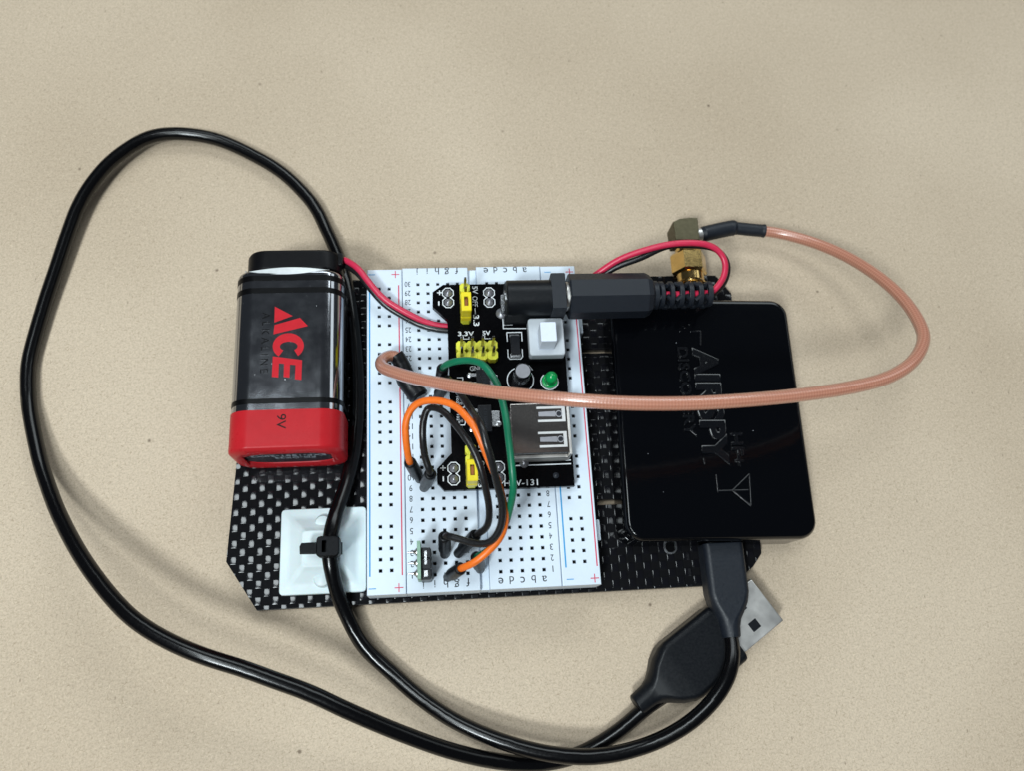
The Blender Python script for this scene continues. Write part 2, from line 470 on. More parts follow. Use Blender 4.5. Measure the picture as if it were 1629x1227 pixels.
def weave():
    px, py, n = 2.04, 1.94, 10
    x0, y0 = -45.3 - px * 1.5, 2.5 - py * 4.5
    nx, ny = 67, 46
    rnd = [[(random.gauss(0, .007), random.gauss(0, .008), random.uniform(-.012, .012)) for _ in range(ny)] for _ in range(nx)]
    def h(ci, cj, u, v):
        a, b, c = rnd[min(ci, nx - 1)][min(cj, ny - 1)]
        if (ci + cj) % 2 == 1:   # lengthwise tow on top
            return 0.13 - 0.050 * u * u - 0.030 * abs(u) ** 8 - 0.038 * v * v + a * u + b * v + c
        return 0.03 * (1 - v ** 4) + 0.02 * (1 - abs(u) ** 6) + c * 0.3 - 0.03
    V = []; F = []; MI = []
    W = nx * n + 1; H = ny * n + 1
    for j in range(H):
        for i in range(W):
            ci, cj = min(i // n, nx - 1), min(j // n, ny - 1)
            u, v = (i - ci * n) / n * 2 - 1, (j - cj * n) / n * 2 - 1
            # a vertex between cells takes the lower of its neighbours' edges
            if i % n == 0: zz = -0.035
            elif j % n: zz = h(ci, cj, u, v)
            else:                       # the tow dives under its neighbour past this row
                jj = j // n; zz = h(ci, jj, u, -1) if (ci + jj) % 2 == 1 else h(ci, jj - 1, u, 1)
            V.append((x0 + i * px / n, y0 + j * py / n, 2.88 + zz))
    for j in range(H - 1):
        for i in range(W - 1):
            F.append([j * W + i, j * W + i + 1, (j + 1) * W + i + 1, (j + 1) * W + i]); MI.append(0 if (i // n + j // n) % 2 == 1 and 0 < i % n < n - 1 else 1)
    me = bpy.data.meshes.new('weave'); me.from_pydata(V, [], F)
    me.materials.append(M['carbon']); me.materials.append(M['carbon_dull'])
    me.polygons.foreach_set('material_index', MI)
    bm = bmesh.new(); bm.from_mesh(me)
    n_ = len(PLATE); cxy = (15, 38)
    def cutpl(co, no, clear):
        bmesh.ops.bisect_plane(bm, geom=bm.verts[:] + bm.edges[:] + bm.faces[:], dist=1e-5, plane_co=co, plane_no=no, clear_outer=clear)
    for i in range(n_):
        a, b = Vector((*PLATE[i], 0)), Vector((*PLATE[(i + 1) % n_], 0))
        d = (b - a).normalized(); no = Vector((d.y, -d.x, 0))
        cutpl(a - no * 0.08, no, True)
    for a, b, c, d in SLOTS:
        for co, no in (((a, c, 0), (1, 0, 0)), ((b, c, 0), (1, 0, 0)), ((a, c, 0), (0, 1, 0)), ((a, d, 0), (0, 1, 0))): cutpl(co, no, False)
    dead = []
    for f in bm.faces:
        p = f.calc_center_median()
        if any(a < p.x < b and c < p.y < d for a, b, c, d in SLOTS) or (p.x - BOLT[0]) ** 2 + (p.y - BOLT[1]) ** 2 < 1.6 ** 2: dead.append(f)
    bmesh.ops.delete(bm, geom=dead, context='FACES')
    for f in bm.faces: f.smooth = True
    bm.to_mesh(me); bm.free()
    o = bpy.data.objects.new('weave', me); COL.objects.link(o); o.parent = plate; o['kind'] = 'stuff'
weave()
mb = MB(); lathe(mb, (*BOLT, 2.4), (0, 0, 1), [(0, 1.15), (0, 1.75), (0.66, 1.75), (0.74, 1.65), (0.76, 1.3), (0.6, 1.15), (0, 1.15)], 28, cap0=False, cap1=False)
part(mb, 'hole_rim', M['solder'], plate)
mb = MB(); lathe(mb, (*BOLT, 2.75), (0, 0, 1), [(0, 1.3), (.03, 1.3)], 24); part(mb, 'hole_shade_disc', M['label_black'], plate)  # black disc painted as the hole's shaded inside; the core stays solid

# clear glue strip left on the plate below the battery
mb = MB(); slab(mb, roundrect(21.0, 2.7, 1.0, 5, -30.6, 26.3), 3.02, 3.35, 0.12)
o = mb.build('adhesive_strip', M['clear'], loc=(-30.6, 26.3, 3.02)); o['label'] = 'thin clear strip of glue on the black plate below the battery'; o['category'] = 'adhesive strip'

# ---------------------------------------------------------------- battery
BX = -31.15; BZ = 12.1
bat = thing('battery', 'nine volt battery with metallised label, red end band and red lettering', 'battery', (BX, 51, 3))
def ysec(w_, h_, r, y, n=7): return [(BX + p[0], y, BZ + p[1]) for p in roundrect(w_, h_, r, n)]
BW, BH, BR = 26.0, 17.8, 5.0
mb = MB(); loft(mb, [ysec(BW - 1.2, BH - 1.2, BR - .6, 74.0), ysec(BW - .4, BH - .4, BR - .2, 73.6), ysec(BW, BH, BR, 73.0), ysec(BW, BH, BR, 38.0)])
part(mb, 'label', M['chrome'], bat)
for (ya, yb) in ((71.05, 72.5), (67.75, 69.2), (39.75, 41.0)):
    mb = MB(); g = .09; loft(mb, [ysec(BW, BH, BR, ya), ysec(BW + g, BH + g, BR, ya + .02), ysec(BW + g, BH + g, BR, yb - .02), ysec(BW, BH, BR, yb)], False, False)
    part(mb, 'label_stripe', M['label_black'], bat)
mb = MB(); R_ = []
for (y, g) in ((38.25, 0.0), (38.2, .16), (31, .18), (29.6, .22), (29.0, .1), (28.55, -.45), (28.3, -1.3), (28.25, -2.2), (28.45, -2.9), (28.8, -3.3)):
    R_.append(ysec(BW + g * 2, BH + g * 2, max(1.5, BR + g), y))
# the film's shrunk lip leaves an oval opening
def oval(wd, hh, y): return [(BX + wd / 2 * math.copysign(abs(math.cos(a)) ** .55, math.cos(a)), y, BZ - .3 + hh / 2 * math.copysign(abs(math.sin(a)) ** .9, math.sin(a))) for a in [math.radians(45 * 0 + 360 * k / len(R_[0])) for k in range(len(R_[0]))]]
R_ = R_[:-1] + [oval(21.6, 9.6, 28.75), oval(21.4, 9.3, 29.3)]
loft(mb, R_, True, True); part(mb, 'end_band', M['label_red'], bat, angle=50)
mb = MB(); loft(mb, [oval(21.2, 9.1, 29.05), oval(20.9, 8.9, 28.95)], True, True); part(mb, 'base_plate', M['steel_dark'], bat)
mr = Matrix.Rotation(PI / 2, 4, 'X')
mb = MB()
for s, zz, xx, ln in (('EXP-1881-20X2', 14.0, BX, 17.5), ('PD-DK23', 11.9, BX + 1.3, 9.5)):
    text(mb, s, 0, 0, 0, ln, 1.45, ext=0.03, mat=Matrix.Translation((xx, 28.94, zz)) @ mr @ Matrix.Rotation(PI, 4, 'Z'))
part(mb, 'date_code', M['print_grey'], bat)['kind'] = 'stuff'
ZT = BZ + BH / 2
def lp(c): return (-34.0 + (c[0] - 300 + (c[1] - 392) * .03) * .049, 64.2 - (c[1] - 392) * .0527)
def lpoly(P): return [lp(p) for p in P]
def add_logo(grow, z, mi, mb):
    def gr(P):
        c = Vector((sum(p[0] for p in P) / len(P), sum(p[1] for p in P) / len(P)))
        return [tuple(c + (Vector(p) - c) * (1 + grow / max(8, (Vector(p) - c).length))) for p in P]
    for P in ([(298, 392), (384, 440), (296, 471)], [(419, 450), (457, 491), (292, 528), (297, 483)]): poly(mb, lpoly(gr(P)), z, .03, mi)
    A0, A1 = math.radians(63), math.radians(477 - 0)
    N = 26; prev = None
    for k in range(N):
        for t in ((k, k + 1),):
            q = []
            for kk in t:
                a = math.radians(128 + (412 - 128) * kk / N)
                q.append(((363 + (74 + grow * .7) * math.cos(a), 586 + (62 + grow * .7) * math.sin(a)), (365 + (42 - grow * .7) * math.cos(a), 588 + (23 - grow * .7) * math.sin(a))))
            poly(mb, lpoly([q[0][0], q[1][0], q[1][1], q[0][1]]), z, .03, mi)
    poly(mb, lpoly([(290, 634), (428, 655), (424, 749), (394, 745), (397, 678), (371, 675), (368, 737), (341, 733), (343, 671), (319, 668), (316, 735), (286, 731)]), z, .03, mi)
mb = MB(); add_logo(0, ZT + .012, 0, mb); part(mb, 'logo', M['logo_red'], bat)
mb = MB(); text(mb, 'ALKALINE', -36.05, 55.0, ZT, 15.4, 1.75, -90, spacing=1.5)
text(mb, '9V', -31.65, 35.3, ZT + .2, 3.5, 2.1, -90)
part(mb, 'lettering', M['label_black'], bat)['kind'] = 'stuff'
# loose edge of the label film standing off the terminal end
mb = MB(); N = 24; top = []; lo = []
for k in range(N + 1):
    t = k / N; x = -41.6 + 20.2 * t; b = math.sin(PI * t)
    top.append((x, 73.6 + .35 * t + .95 * b, ZT - .35 + .1 * b)); lo.append((x, 72.6 + 1.2 * (1 - b) + .25 * t, ZT + .05 - .25 * (1 - b)))
V = top + lo; mb.add(V + [(p[0], p[1] - .02, p[2] - .12) for p in V], [[k, k + 1, N + 2 + k, N + 1 + k] for k in range(N)] + [[2 * N + 2 + k, 2 * N + 2 + N + 1 + k, 2 * N + 2 + N + 2 + k, 2 * N + 2 + k + 1] for k in range(N)])
part(mb, 'label_edge', M['film'], bat, angle=80)
mb = MB(); lathe(mb, (-37.5, 73.5, BZ), (0, 1, 0), [(0, 3.2), (2.6, 3.2), (2.8, 2.8)], 20); part(mb, 'terminal', M['nickel'], bat)
mb = MB(); lathe(mb, (-24.8, 73.5, BZ), (0, 1, 0), [(0, 4), (2.2, 4.2), (2.6, 3.8)], 6); part(mb, 'terminal', M['nickel'], bat)

# ---------------------------------------------------------------- battery lead: snap cap, twin wire, barrel plug
RED1 = [(-21.5, 79.6, 13.2), (-19.0, 80.2, 14.0), (-17.1, 78.7, 15.0), (-14.8, 76.4, 16.0), (-12.0, 72.4, 16.0), (-8.7, 68.5, 15.4), (-5.1, 66.0, 14.7), (-1.0, 63.8, 13.9), (2.4, 62.4, 13.2), (6.9, 61.5, 12.9), (14, 61.6, 12.9), (24, 64, 12.9), (33, 67.5, 13.2), (39.5, 69.6, 16.5)]
RED2 = [(44.4, 71.5, 20.0), (50.2, 74.3, 23.0), (56.5, 75.9, 25.0), (63.0, 76.8, 26.5), (69.0, 76.8, 27.0), (73.1, 76.3, 26.5), (75.8, 74.9, 25.5), (77.2, 72.4, 24.5), (76.6, 68.9, 23.5), (74.6, 66.4, 22.7), (72.8, 65.3, 22.3), (66, 64.8, 22.9), (60, 64.8, 22.9)]
lead = thing('battery_lead', 'battery snap lead with red and black wires and a black barrel plug', 'battery lead', (-31, 78, 3))
def csec(w_, h_, r, y, dz=0): return [(-30.7 + p[0], y, 12.2 + dz + p[1]) for p in roundrect(w_, h_, r, 7)]
mb = MB(); loft(mb, [csec(22.6, 11.4, 4.5, 75.6), csec(23.4, 12.2, 4.8, 75.7), csec(23.6, 12.4, 5, 76.2), csec(23.6, 12.4, 5, 80.0), csec(23, 11.8, 4.8, 80.7), csec(21.5, 10.4, 4.2, 81.1)])
box(mb, -21.5, -18.6, 77.4, 81.0, 10.5, 16.2, .5)
part(mb, 'snap_cap', M['black_rubber'], lead)
mb = MB(); lathe(mb, (-28.6, 74.8, 18.1), (0, 1, 0), [(0, .5), (.9, .55), (1.0, .4)], 14); part(mb, 'rivet', M['wire_red'], lead)
mb = MB(); tube(mb, RED1 + RED2, .80, 14, .7, sm=2); part(mb, 'wire', M['wire_red'], lead, angle=60)
BK = [(p[0] + .1, p[1] - 1.15, max(p[2] - 1.0, 12.85)) for p in RED1[:-1]] + [(p[0] - .5 + (1.6 if p[0] > 70 else 0), p[1] - (1.3 if p[0] < 60 else -.15), p[2] - 1.5) for p in RED2[:-3]] + [(74.2, 65.4, 21.2), (72.0, 64.6, 21.3), (60, 64.6, 21.3)]
mb = MB(); tube(mb, BK, .78, 14, .7, sm=2); part(mb, 'wire', M['wire_black'], lead, angle=60)
PY = 64.9; PZ = 22.3
plug_rings = [(36.9, 4.2), (36.9, 4.95), (37.2, 5.2), (56.2, 5.15), (57.4, 4.6), (58.0, 3.9)]
mb = MB(); x8 = PI / 8
lathe(mb, (36.9, PY, PZ), (1, 0, 0), [(a - 36.9, r / math.cos(x8)) for a, r in plug_rings], 8, ph=x8)
plug = part(mb, 'barrel_plug', M['black_satin'], lead, angle=20)
mb = MB(); lathe(mb, (33.0, PY, PZ), (1, 0, 0), [(0, 2.7), (3.2, 2.75), (3.3, 3.6), (4.0, 3.6)], 28); part(mb, 'barrel', M['shell'], plug)
mb = MB(); lathe(mb, (57.9, PY, PZ), (1, 0, 0), [(0, 3.3), (.2, 3.55), (1.3, 3.5), (1.5, 3.2)], 28)
for k in range(6):
    lathe(mb, (59.6 + 2.42 * k, PY, PZ), (1, 0, 0), [(0, 2.3), (.05, 3.2), (.2, 3.38 - .03 * k), (1.05, 3.38 - .03 * k), (1.2, 3.2), (1.25, 2.3), (0, 2.3)], 26, cap0=False, cap1=False)
for k in range(6):      # ribs zigzag from ring to ring
    for sgn in (1, -1):
        a0 = math.radians(90 + sgn * (26 if k % 2 else 52)); a1 = math.radians(90 + sgn * (52 if k % 2 else 26))
        xa = 58.8 + 2.42 * k
        P = [Vector((xa, PY + 2.85 * math.cos(a0), PZ + 2.85 * math.sin(a0))), Vector((xa + 1.3, PY + 2.85 * math.cos(a1), PZ + 2.85 * math.sin(a1)))]
        tube(mb, [P[0], (P[0] + P[1]) / 2, P[1]], .55, 8, raw=True)
    box(mb, 58.8 + 2.42 * k, 60.1 + 2.42 * k, PY - 2.6, PY + 2.6, PZ - 3.1, PZ - 1.9, .1)
part(mb, 'strain_relief', M['black_satin'], plug, angle=40)

# ---------------------------------------------------------------- breadboard
P_ = 2.54; BT = 12.0
bread = thing('breadboard', 'white solderless breadboard with blue and red rail lines across the plate centre', 'breadboard', (14, 37, 3.2))
def perforated(mb, x0, x1, y0, y1, z0, z1, holes, r=.35):
    """block whose top is pierced by square sockets; holes: set of (x, y) on a regular pitch"""
    a, b, c, d = x0 + r, x1 - r, y0 + r, y1 - r
    ho, hi_ = .43, .34
    xs = sorted({round(h[0], 3) for h in holes}); ys = sorted({round(h[1], 3) for h in holes})
    gx = [a]; gy = [c]
    for x in xs: gx += [x - ho, x + ho]
    for y in ys: gy += [y - ho, y + ho]
    gx.append(b); gy.append(d)
    H = {(round(h[0], 3), round(h[1], 3)) for h in holes}
    idx = {}; V = []; F = []; FI = []
    def vid(i, j):
        if (i, j) not in idx: idx[(i, j)] = len(V); V.append((gx[i], gy[j], z1))
        return idx[(i, j)]
    for i in range(len(gx) - 1):
        for j in range(len(gy) - 1):
            q = [vid(i, j), vid(i + 1, j), vid(i + 1, j + 1), vid(i, j + 1)]
            if i % 2 and j % 2 and (xs[i // 2], ys[j // 2]) in H:
                x, y = xs[i // 2], ys[j // 2]; k = len(V)
                for zz, hw in ((z1 - .32, hi_), (z1 - 3.2, hi_ * .8)):
                    V.extend([(x - hw, y - hw, zz), (x + hw, y - hw, zz), (x + hw, y + hw, zz), (x - hw, y + hw, zz)])
                lo = [k, k + 1, k + 2, k + 3]; bt = [k + 4, k + 5, k + 6, k + 7]
                for m in range(4):
                    F.append([q[m], q[(m + 1) % 4], lo[(m + 1) % 4], lo[m]]); FI.append(0)
                    F.append([lo[m], lo[(m + 1) % 4], bt[(m + 1) % 4], bt[m]]); FI.append(1)
                F.append(bt); FI.append(1)
            else: F.append(q); FI.append(0)
    # rim loop
    nI, nJ = len(gx) - 1, len(gy) - 1
    loop = [(i, 0) for i in range(nI)] + [(nI, j) for j in range(nJ)] + [(i, nJ) for i in range(nI, 0, -1)] + [(0, j) for j in range(nJ, 0, -1)]
    prev = [vid(*q) for q in loop]
    def push(q, off, z):
        x, y = gx[q[0]], gy[q[1]]
        x += -off if q[0] == 0 else (off if q[0] == nI else 0); y += -off if q[1] == 0 else (off if q[1] == nJ else 0)
        return (x, y, z)
    for off, z in ((r * .7, z1 - r * .3), (r, z1 - r), (r, z0)):
        cur = []
        for q in loop: cur.append(len(V)); V.append(push(q, off, z))
        for m in range(len(loop)):
            n = (m + 1) % len(loop); F.append([prev[m], cur[m], cur[n], prev[n]]); FI.append(0)
        prev = cur
    k = len(mb.v); mb.v += [Vector(p) for p in V]; mb.f += [[i + k for i in f] for f in F]; mb.mi += FI
def build_noflip(mb, name, mats, parent):
    o = part(mb, name, mats, parent, angle=28); return o
railY = [1.45 + P_ * (6 * g + k) for g in range(5) for k in range(5)]
mats2 = [M['white_board'], M['socket_shade']]
lrail = MB(); perforated(lrail, -13.05, -4.08, -4.0, 78.1, 3.25, BT, {(x, y) for x in (-9.9, -7.36) for y in railY}); r0 = build_noflip(lrail, 'power_rail', mats2, bread)
rrail = MB(); perforated(rrail, 31.98, 41.2, -4.0, 78.4, 3.25, BT, {(x, y) for x in (35.15, 37.69) for y in railY}); r1 = build_noflip(rrail, 'power_rail', mats2, bread)
rows = [(r * P_) for r in range(30)]
tb = MB(); perforated(tb, -4.0, 12.95, -4.0, 78.4, 3.25, BT, {(c * P_, y) for c in range(5) for y in rows}); build_noflip(tb, 'terminal_block', mats2, bread)
tb = MB(); perforated(tb, 15.1, 31.9, -4.0, 78.5, 3.25, BT, {(c * P_, y) for c in range(7, 12) for y in rows}); build_noflip(tb, 'terminal_block', mats2, bread)
mb = MB(); box(mb, 12.97, 15.08, -3.9, 78.3, 3.3, BT - 1.7, .1); part(mb, 'centre_groove', M['white_board'], bread)
for (ya, yb) in ((6.6, 11.7), (60.5, 65.3)):
    mb = MB(); box(mb, 41.1, 42.7, ya, yb, 4.2, 8.4, .25); part(mb, 'joining_tab', M['white_board'], bread)
mb = MB()
for r in range(30):
    y = r * P_
    text(mb, str(r + 1), -2.68, y + .1, BT, None if r == 0 else .72 * (2 if r > 8 else 1), 1.45, 180)
    text(mb, str(r + 1), 30.0, y + .1, BT, None if r == 0 else .72 * (2 if r > 8 else 1), 1.45, 180)
for c, s in enumerate('jihgf'):
    for y in (77.45, -2.05): text(mb, s, c * P_ - .1, y, BT, None, 1.9 if s in 'jhgf' else 1.6, 180)
for c, s in enumerate('edcba'):
    for y in (77.45, -2.05): text(mb, s, (7 + c) * P_ - .1, y, BT, None, 1.75 if s in 'db' else 1.35, 180)
part(mb, 'lettering', M['print_black'], bread)['kind'] = 'stuff'
for x in (-12.35, 33.1):
    mb = MB(); ribbon(mb, [(x, .4), (x, 73.2)], .34, BT); part(mb, 'blue_line', M['print_blue'], bread)
    for y in (76.6, -2.5):
        mb = MB(); ribbon(mb, [((-11.8 if x < 0 else 33.9) - .75, y), ((-11.8 if x < 0 else 33.9) + .75, y)], .2, BT)
        part(mb, 'minus_mark', M['print_blue'], bread)
for x in (-4.95, 40.5):
    mb = MB(); ribbon(mb, [(x, .4), (x, 73.4)], .30, BT); part(mb, 'red_line', M['print_red'], bread)
    for y in (76.6, -2.5):
        q = -5.75 if x < 0 else 39.7; mb = MB()
        poly(mb, [(q + a, y + c) for a, c in ((-1, -.11), (-.11, -.11), (-.11, -1), (.11, -1), (.11, -.11), (1, -.11), (1, .11), (.11, .11), (.11, 1), (-.11, 1), (-.11, .11), (-1, .11))], BT)
        part(mb, 'plus_mark', M['print_red'], bread)

# ---------------------------------------------------------------- power module
Z = 16.0
mod = thing('power_module', 'black power supply board with barrel jack and steel socket plugged into the breadboard', 'circuit board', (20, 45, 12))
PCB = [(5.2, 18.8), (36.0, 18.7), (36.35, 71.6), (6.4, 71.6), (3.7, 69.6), (3.6, 65.6), (7.2, 61.9), (7.2, 27.7), (3.6, 24.0), (3.6, 20.6)]
mb = MB(); n = len(PCB)
mb.add([(*p, 14.4) for p in PCB] + [(*p, Z) for p in PCB], [list(range(n, 2 * n)), list(range(n))[::-1]] + [[i, (i + 1) % n, n + (i + 1) % n, n + i] for i in range(n)])
part(mb, 'board', M['pcb'], mod, angle=20)
for x, y in ((35.15, 67.5), (35.15, 22.0), (37.69, 67.5)):
    pass
for x0, x1, y0, y1 in ((34.0, 36.2, 19.5, 24.5), (34.0, 36.2, 66.5, 71.0), (4.4, 6.4, 66, 69.4), (4.4, 6.4, 21, 24.4)):
    mb = MB(); box(mb, x0, x1, y0, y1, BT + .02, 14.42, .1); part(mb, 'pin_block', M['black_abs'], mod)
# silkscreen
mb = MB()
def octa(cx, cy, r, sk): return [(cx + sk * r * math.cos(PI / 8 + PI / 4 * k), cy + r * math.sin(PI / 8 + PI / 4 * k)) for k in range(8)]
PADS = [(7.55, 69.25), (7.55, 66.68), (17.95, 69.15), (17.95, 66.6), (7.55, 24.05), (7.5, 21.4), (18.2, 23.9), (18.2, 21.35)]
for i in range(0, 8, 2):
    (xa, ya), (xb, yb) = PADS[i], PADS[i + 1]
    q = octa(xa, ya, 1.5, .98); ribbon(mb, [q[5], q[6], q[7], q[0], q[1], q[2], q[3], q[4], q[5]][2:] if False else [q[6], q[7], q[0], q[1], q[2], q[3], q[4], q[5]], .22, Z)
    q = octa(xb, yb, 1.5, .98); ribbon(mb, [q[2], q[3], q[4], q[5], q[6], q[7], q[0], q[1]], .22, Z + .003)
for (x, y) in ((5.45, 69.4), (5.05, 24.15)): ribbon(mb, [(x - .5, y), (x + .5, y)], .28, Z); ribbon(mb, [(x, y - .5), (x, y + .5)], .28, Z + .005)
ribbon(mb, [(5.2, 66.1), (5.2, 66.9)], .35, Z); ribbon(mb, [(5.05, 21.1), (5.05, 22.0)], .3, Z)
text(mb, '5V', 14.42, 70.0, Z, 2.1, 1.35, -90, bold=.012); text(mb, 'OFF', 14.32, 66.85, Z, 2.9, 1.3, -90); ribbon(mb, [(14.25, 64.9), (14.25, 63.5)], .22, Z)
text(mb, '3.3', 14.4, 61.65, Z, 3.0, 1.5, -90, bold=.02)
text(mb, '3.3V', 11.7, 58.15, Z, 4.0, 1.2, 0, bold=.02); text(mb, '5V', 16.8, 58.2, Z, 2.0, 1.2, 0, bold=.02)
ribbon(mb, [(11.0, 57.4), (11.0, 56.7), (12.4, 56.7), (12.4, 57.2)], .18, Z); ribbon(mb, [(16.3, 57.4), (16.3, 56.7), (17.7, 56.7)], .18, Z)
text(mb, 'GND', 13.95, 48.95, Z, 3.3, 1.25, 0, bold=.02)
text(mb, 'HW-131', 23.3, 19.95, Z, 8.0, 1.45, 0, bold=.01)
text(mb, '5V', 14.2, 28.4, Z, 2.0, 1.35, -90); text(mb, 'OFF', 14.2, 24.1, Z, 3.0, 1.3, -90); text(mb, '3.3', 13.8, 20.5, Z, 2.6, 1.4, -90, bold=.02)
ribbon(mb, [(21.1, 61.8), (21.1, 59.3), (26.7, 59.2)], .24, Z); ribbon(mb, [(21.1, 60.3), (23.4, 60.3)], .24, Z + .01)
ribbon(mb, [(21.9, 55.9), (21.9, 58.2), (25.6, 58.2), (25.6, 55.9)], .24, Z)
ribbon(mb, [(21.9, 53.6), (21.9, 51.7), (22.4, 51.1), (25.0, 51.1), (25.5, 51.7), (25.5, 53.6)], .24, Z)
ribbon(mb, [(24.6 + 3.25 * math.cos(math.radians(a)), 45.6 + 3.25 * math.sin(math.radians(a))) for a in range(110, 421, 10)], .22, Z)
ribbon(mb, [(31.75 + 2.15 * math.cos(math.radians(a)), 45.0 + 2.15 * math.sin(math.radians(a))) for a in range(130, 411, 12)], .22, Z)
ribbon(mb, [(22.3, 24.1), (35.4, 24.1)], .26, Z); ribbon(mb, [(26.0, 25.0), (35.4, 25.0)], .26, Z)
for yy in (40.6, 36.2):
    ribbon(mb, [(9.2, yy + 1.6), (10.6, yy + 1.6), (10.6, yy + 1.0)], .2, Z); ribbon(mb, [(9.2, yy - .9), (9.2, yy - 1.4), (9.6, yy - 1.7), (10.5, yy - 1.7), (10.7, yy - 1.2), (10.7, yy - .5)], .2, Z)
    text(mb, '102', 9.0, yy + .2, Z, 1.6, .6, -90)
ribbon(mb, [(9.2, 46.6), (10.5, 46.6), (10.5, 45.4)], .22, Z)
ribbon(mb, [(26.2, 48.8), (27.2, 47.9)], .35, Z); ribbon(mb, [(26.9, 49.2), (27.7, 48.2)], .3, Z)
part(mb, 'silkscreen', M['silk'], mod)['kind'] = 'stuff'
for x, y in PADS:
    mb = MB(); lathe(mb, (x, y, Z), (0, 0, 1), [(0, 1.05), (.12, 1.0), (.35, .72), (.62, .38), (.7, .1)], 14); part(mb, 'solder_joint', M['flux'], mod)
mb = MB(); lathe(mb, (31.7, 21.4, Z), (0, 0, 1), [(0, .75), (.2, .72), (.45, .4), (.5, .1)], 14); part(mb, 'solder_joint', M['steel_dark'], mod)
mb = MB(); lathe(mb, (24.3, 24.6, Z), (0, 0, 1), [(0, 1.15), (.3, 1.12), (.7, .8), (.9, .2)], 16); part(mb, 'solder_joint', M['flux'], mod)
mb = MB(); lathe(mb, (20.9, 63.4, Z), (0, 0, 1), [(0, 1.5), (.4, 1.35), (.8, .8), (.9, .2)], 16); part(mb, 'solder_joint', M['flux'], mod)
def pin_mesh(mb, x, y, z0, z1, r=.32, tip=.5):
    loft(mb, [[(x + sx * q, y + sy * q, z) for sx, sy in ((-1, -1), (1, -1), (1, 1), (-1, 1))] for z, q in ((z0, r), (z1 - tip, r), (z1, r * .45))])
def header(xs, ys):
    mb = MB()
    for x in xs:
        for y in ys:
            c = .72; h = 1.27
            o8 = [(h, -c), (h, c), (c, h), (-c, h), (-h, c), (-h, -c), (-c, -h), (c, -h)]
            slab(mb, [(x + a * .999, y + b * .999) for a, b in o8], Z + .02, Z + 2.55, .12)
    hd = part(mb, 'pin_header', M['yellow'], mod, angle=25)
    for x in xs:
        for y in ys:
            p = MB(); pin_mesh(p, x, y, Z + 2.4, Z + 8.4); part(p, 'pin', M['nickel'], hd, angle=20)
header([11.75], [69.5, 66.96, 64.42, 61.88]); header([11.6], [27.95, 25.41, 22.87, 20.33]); header([10.35, 12.89, 15.43, 17.97], [54.0, 51.46])
# barrel jack
mb = MB(); box(mb, 21.3, 33.0, 60.2, 69.0, Z + .02, Z + 6.2, .2); lathe(mb, (21.5, 64.6, 22.4), (1, 0, 0), [(0, 3.9), (.05, 4.2), (.3, 4.45), (10.6, 4.45), (11, 4.45)], 40)
jk = part(mb, 'barrel_jack', M['black_matte'], mod, angle=30)
mb = MB(); box(mb, 32.3, 35.9, 59.9, 69.3, Z + .03, Z + 10.9, .3); part(mb, 'flange', M['black_satin'], jk)
mb = MB(); lathe(mb, (21.0, 64.9, 22.0), (1, 0, 0), [(0, 1.4), (.2, 1.9), (.6, 1.9)], 20); box(mb, 20.6, 21.5, 62.8, 67.0, Z + .03, Z + 3.5, .1); part(mb, 'jack_terminal', M['solder'], jk)
# push switch
mb = MB(); box(mb, 26.9, 35.4, 50.2, 59.6, Z + .02, 18.2, .15); sw = part(mb, 'push_switch', M['black_abs'], mod)
mb = MB(); slab(mb, roundrect(8.7, 9.7, .7, 4, 31.1, 54.95), 18.2, 21.2, .35, seg=3); part(mb, 'housing', M['switch'], sw)
mb = MB(); slab(mb, roundrect(3.85, 5.0, .3, 3, 30.85, 54.0), 21.0, 26.8, .25, seg=3); part(mb, 'button', M['button'], sw)
# capacitor, led
mb = MB(); lathe(mb, (24.6, 45.6, Z), (0, 0, 1), [(.02, 2.05), (.9, 2.05), (1.1, 1.92), (1.3, 2.05), (6.6, 2.05), (6.9, 1.9), (6.95, 1.78)], 32); cp = part(mb, 'capacitor', M['sleeve'], mod)
mb = MB(); lathe(mb, (24.6, 45.6, Z + 6.8), (0, 0, 1), [(0, 1.8), (.12, 1.8), (.16, 1.72)], 32); part(mb, 'can_top', M['alu'], cp)
mb = MB()
for k, s in enumerate(('10', '50V')):
    pass
for k in range(5):
    a = math.radians(-105 + 11 * k)
mbm = Matrix.Translation((24.55, 45.6 - 2.06, Z + 3.6)) @ Matrix.Rotation(PI / 2, 4, 'X')
text(mb, '10', 0, 0, 0, None, 1.5, mat=mbm); part(mb, 'value_print', M['print_grey'], cp)['kind'] = 'stuff'
mb = MB(); lathe(mb, (31.75, 44.9, Z), (0, 0, 1), [(.02, 1.9), (1.0, 1.9), (1.05, 1.5), (3.6, 1.5)] + [(3.6 + 1.5 * math.sin(math.radians(a)), 1.5 * math.cos(math.radians(a))) for a in range(10, 91, 10)], 28)
part(mb, 'led', M['led'], mod, angle=50)
# fuse
mb = MB(); box(mb, 22.6, 24.9, 52.0, 57.0, Z + .02, Z + 1.1, .12); fz = part(mb, 'fuse', M['black_abs'], mod)
mb = MB(); box(mb, 22.4, 25.0, 51.3, 52.5, Z + .01, Z + .8, .25); part(mb, 'fuse_terminal', M['solder'], fz)
mb = MB(); box(mb, 22.5, 25.0, 56.6, 57.6, Z + .01, Z + .6, .2); part(mb, 'fuse_terminal', M['solder'], fz)
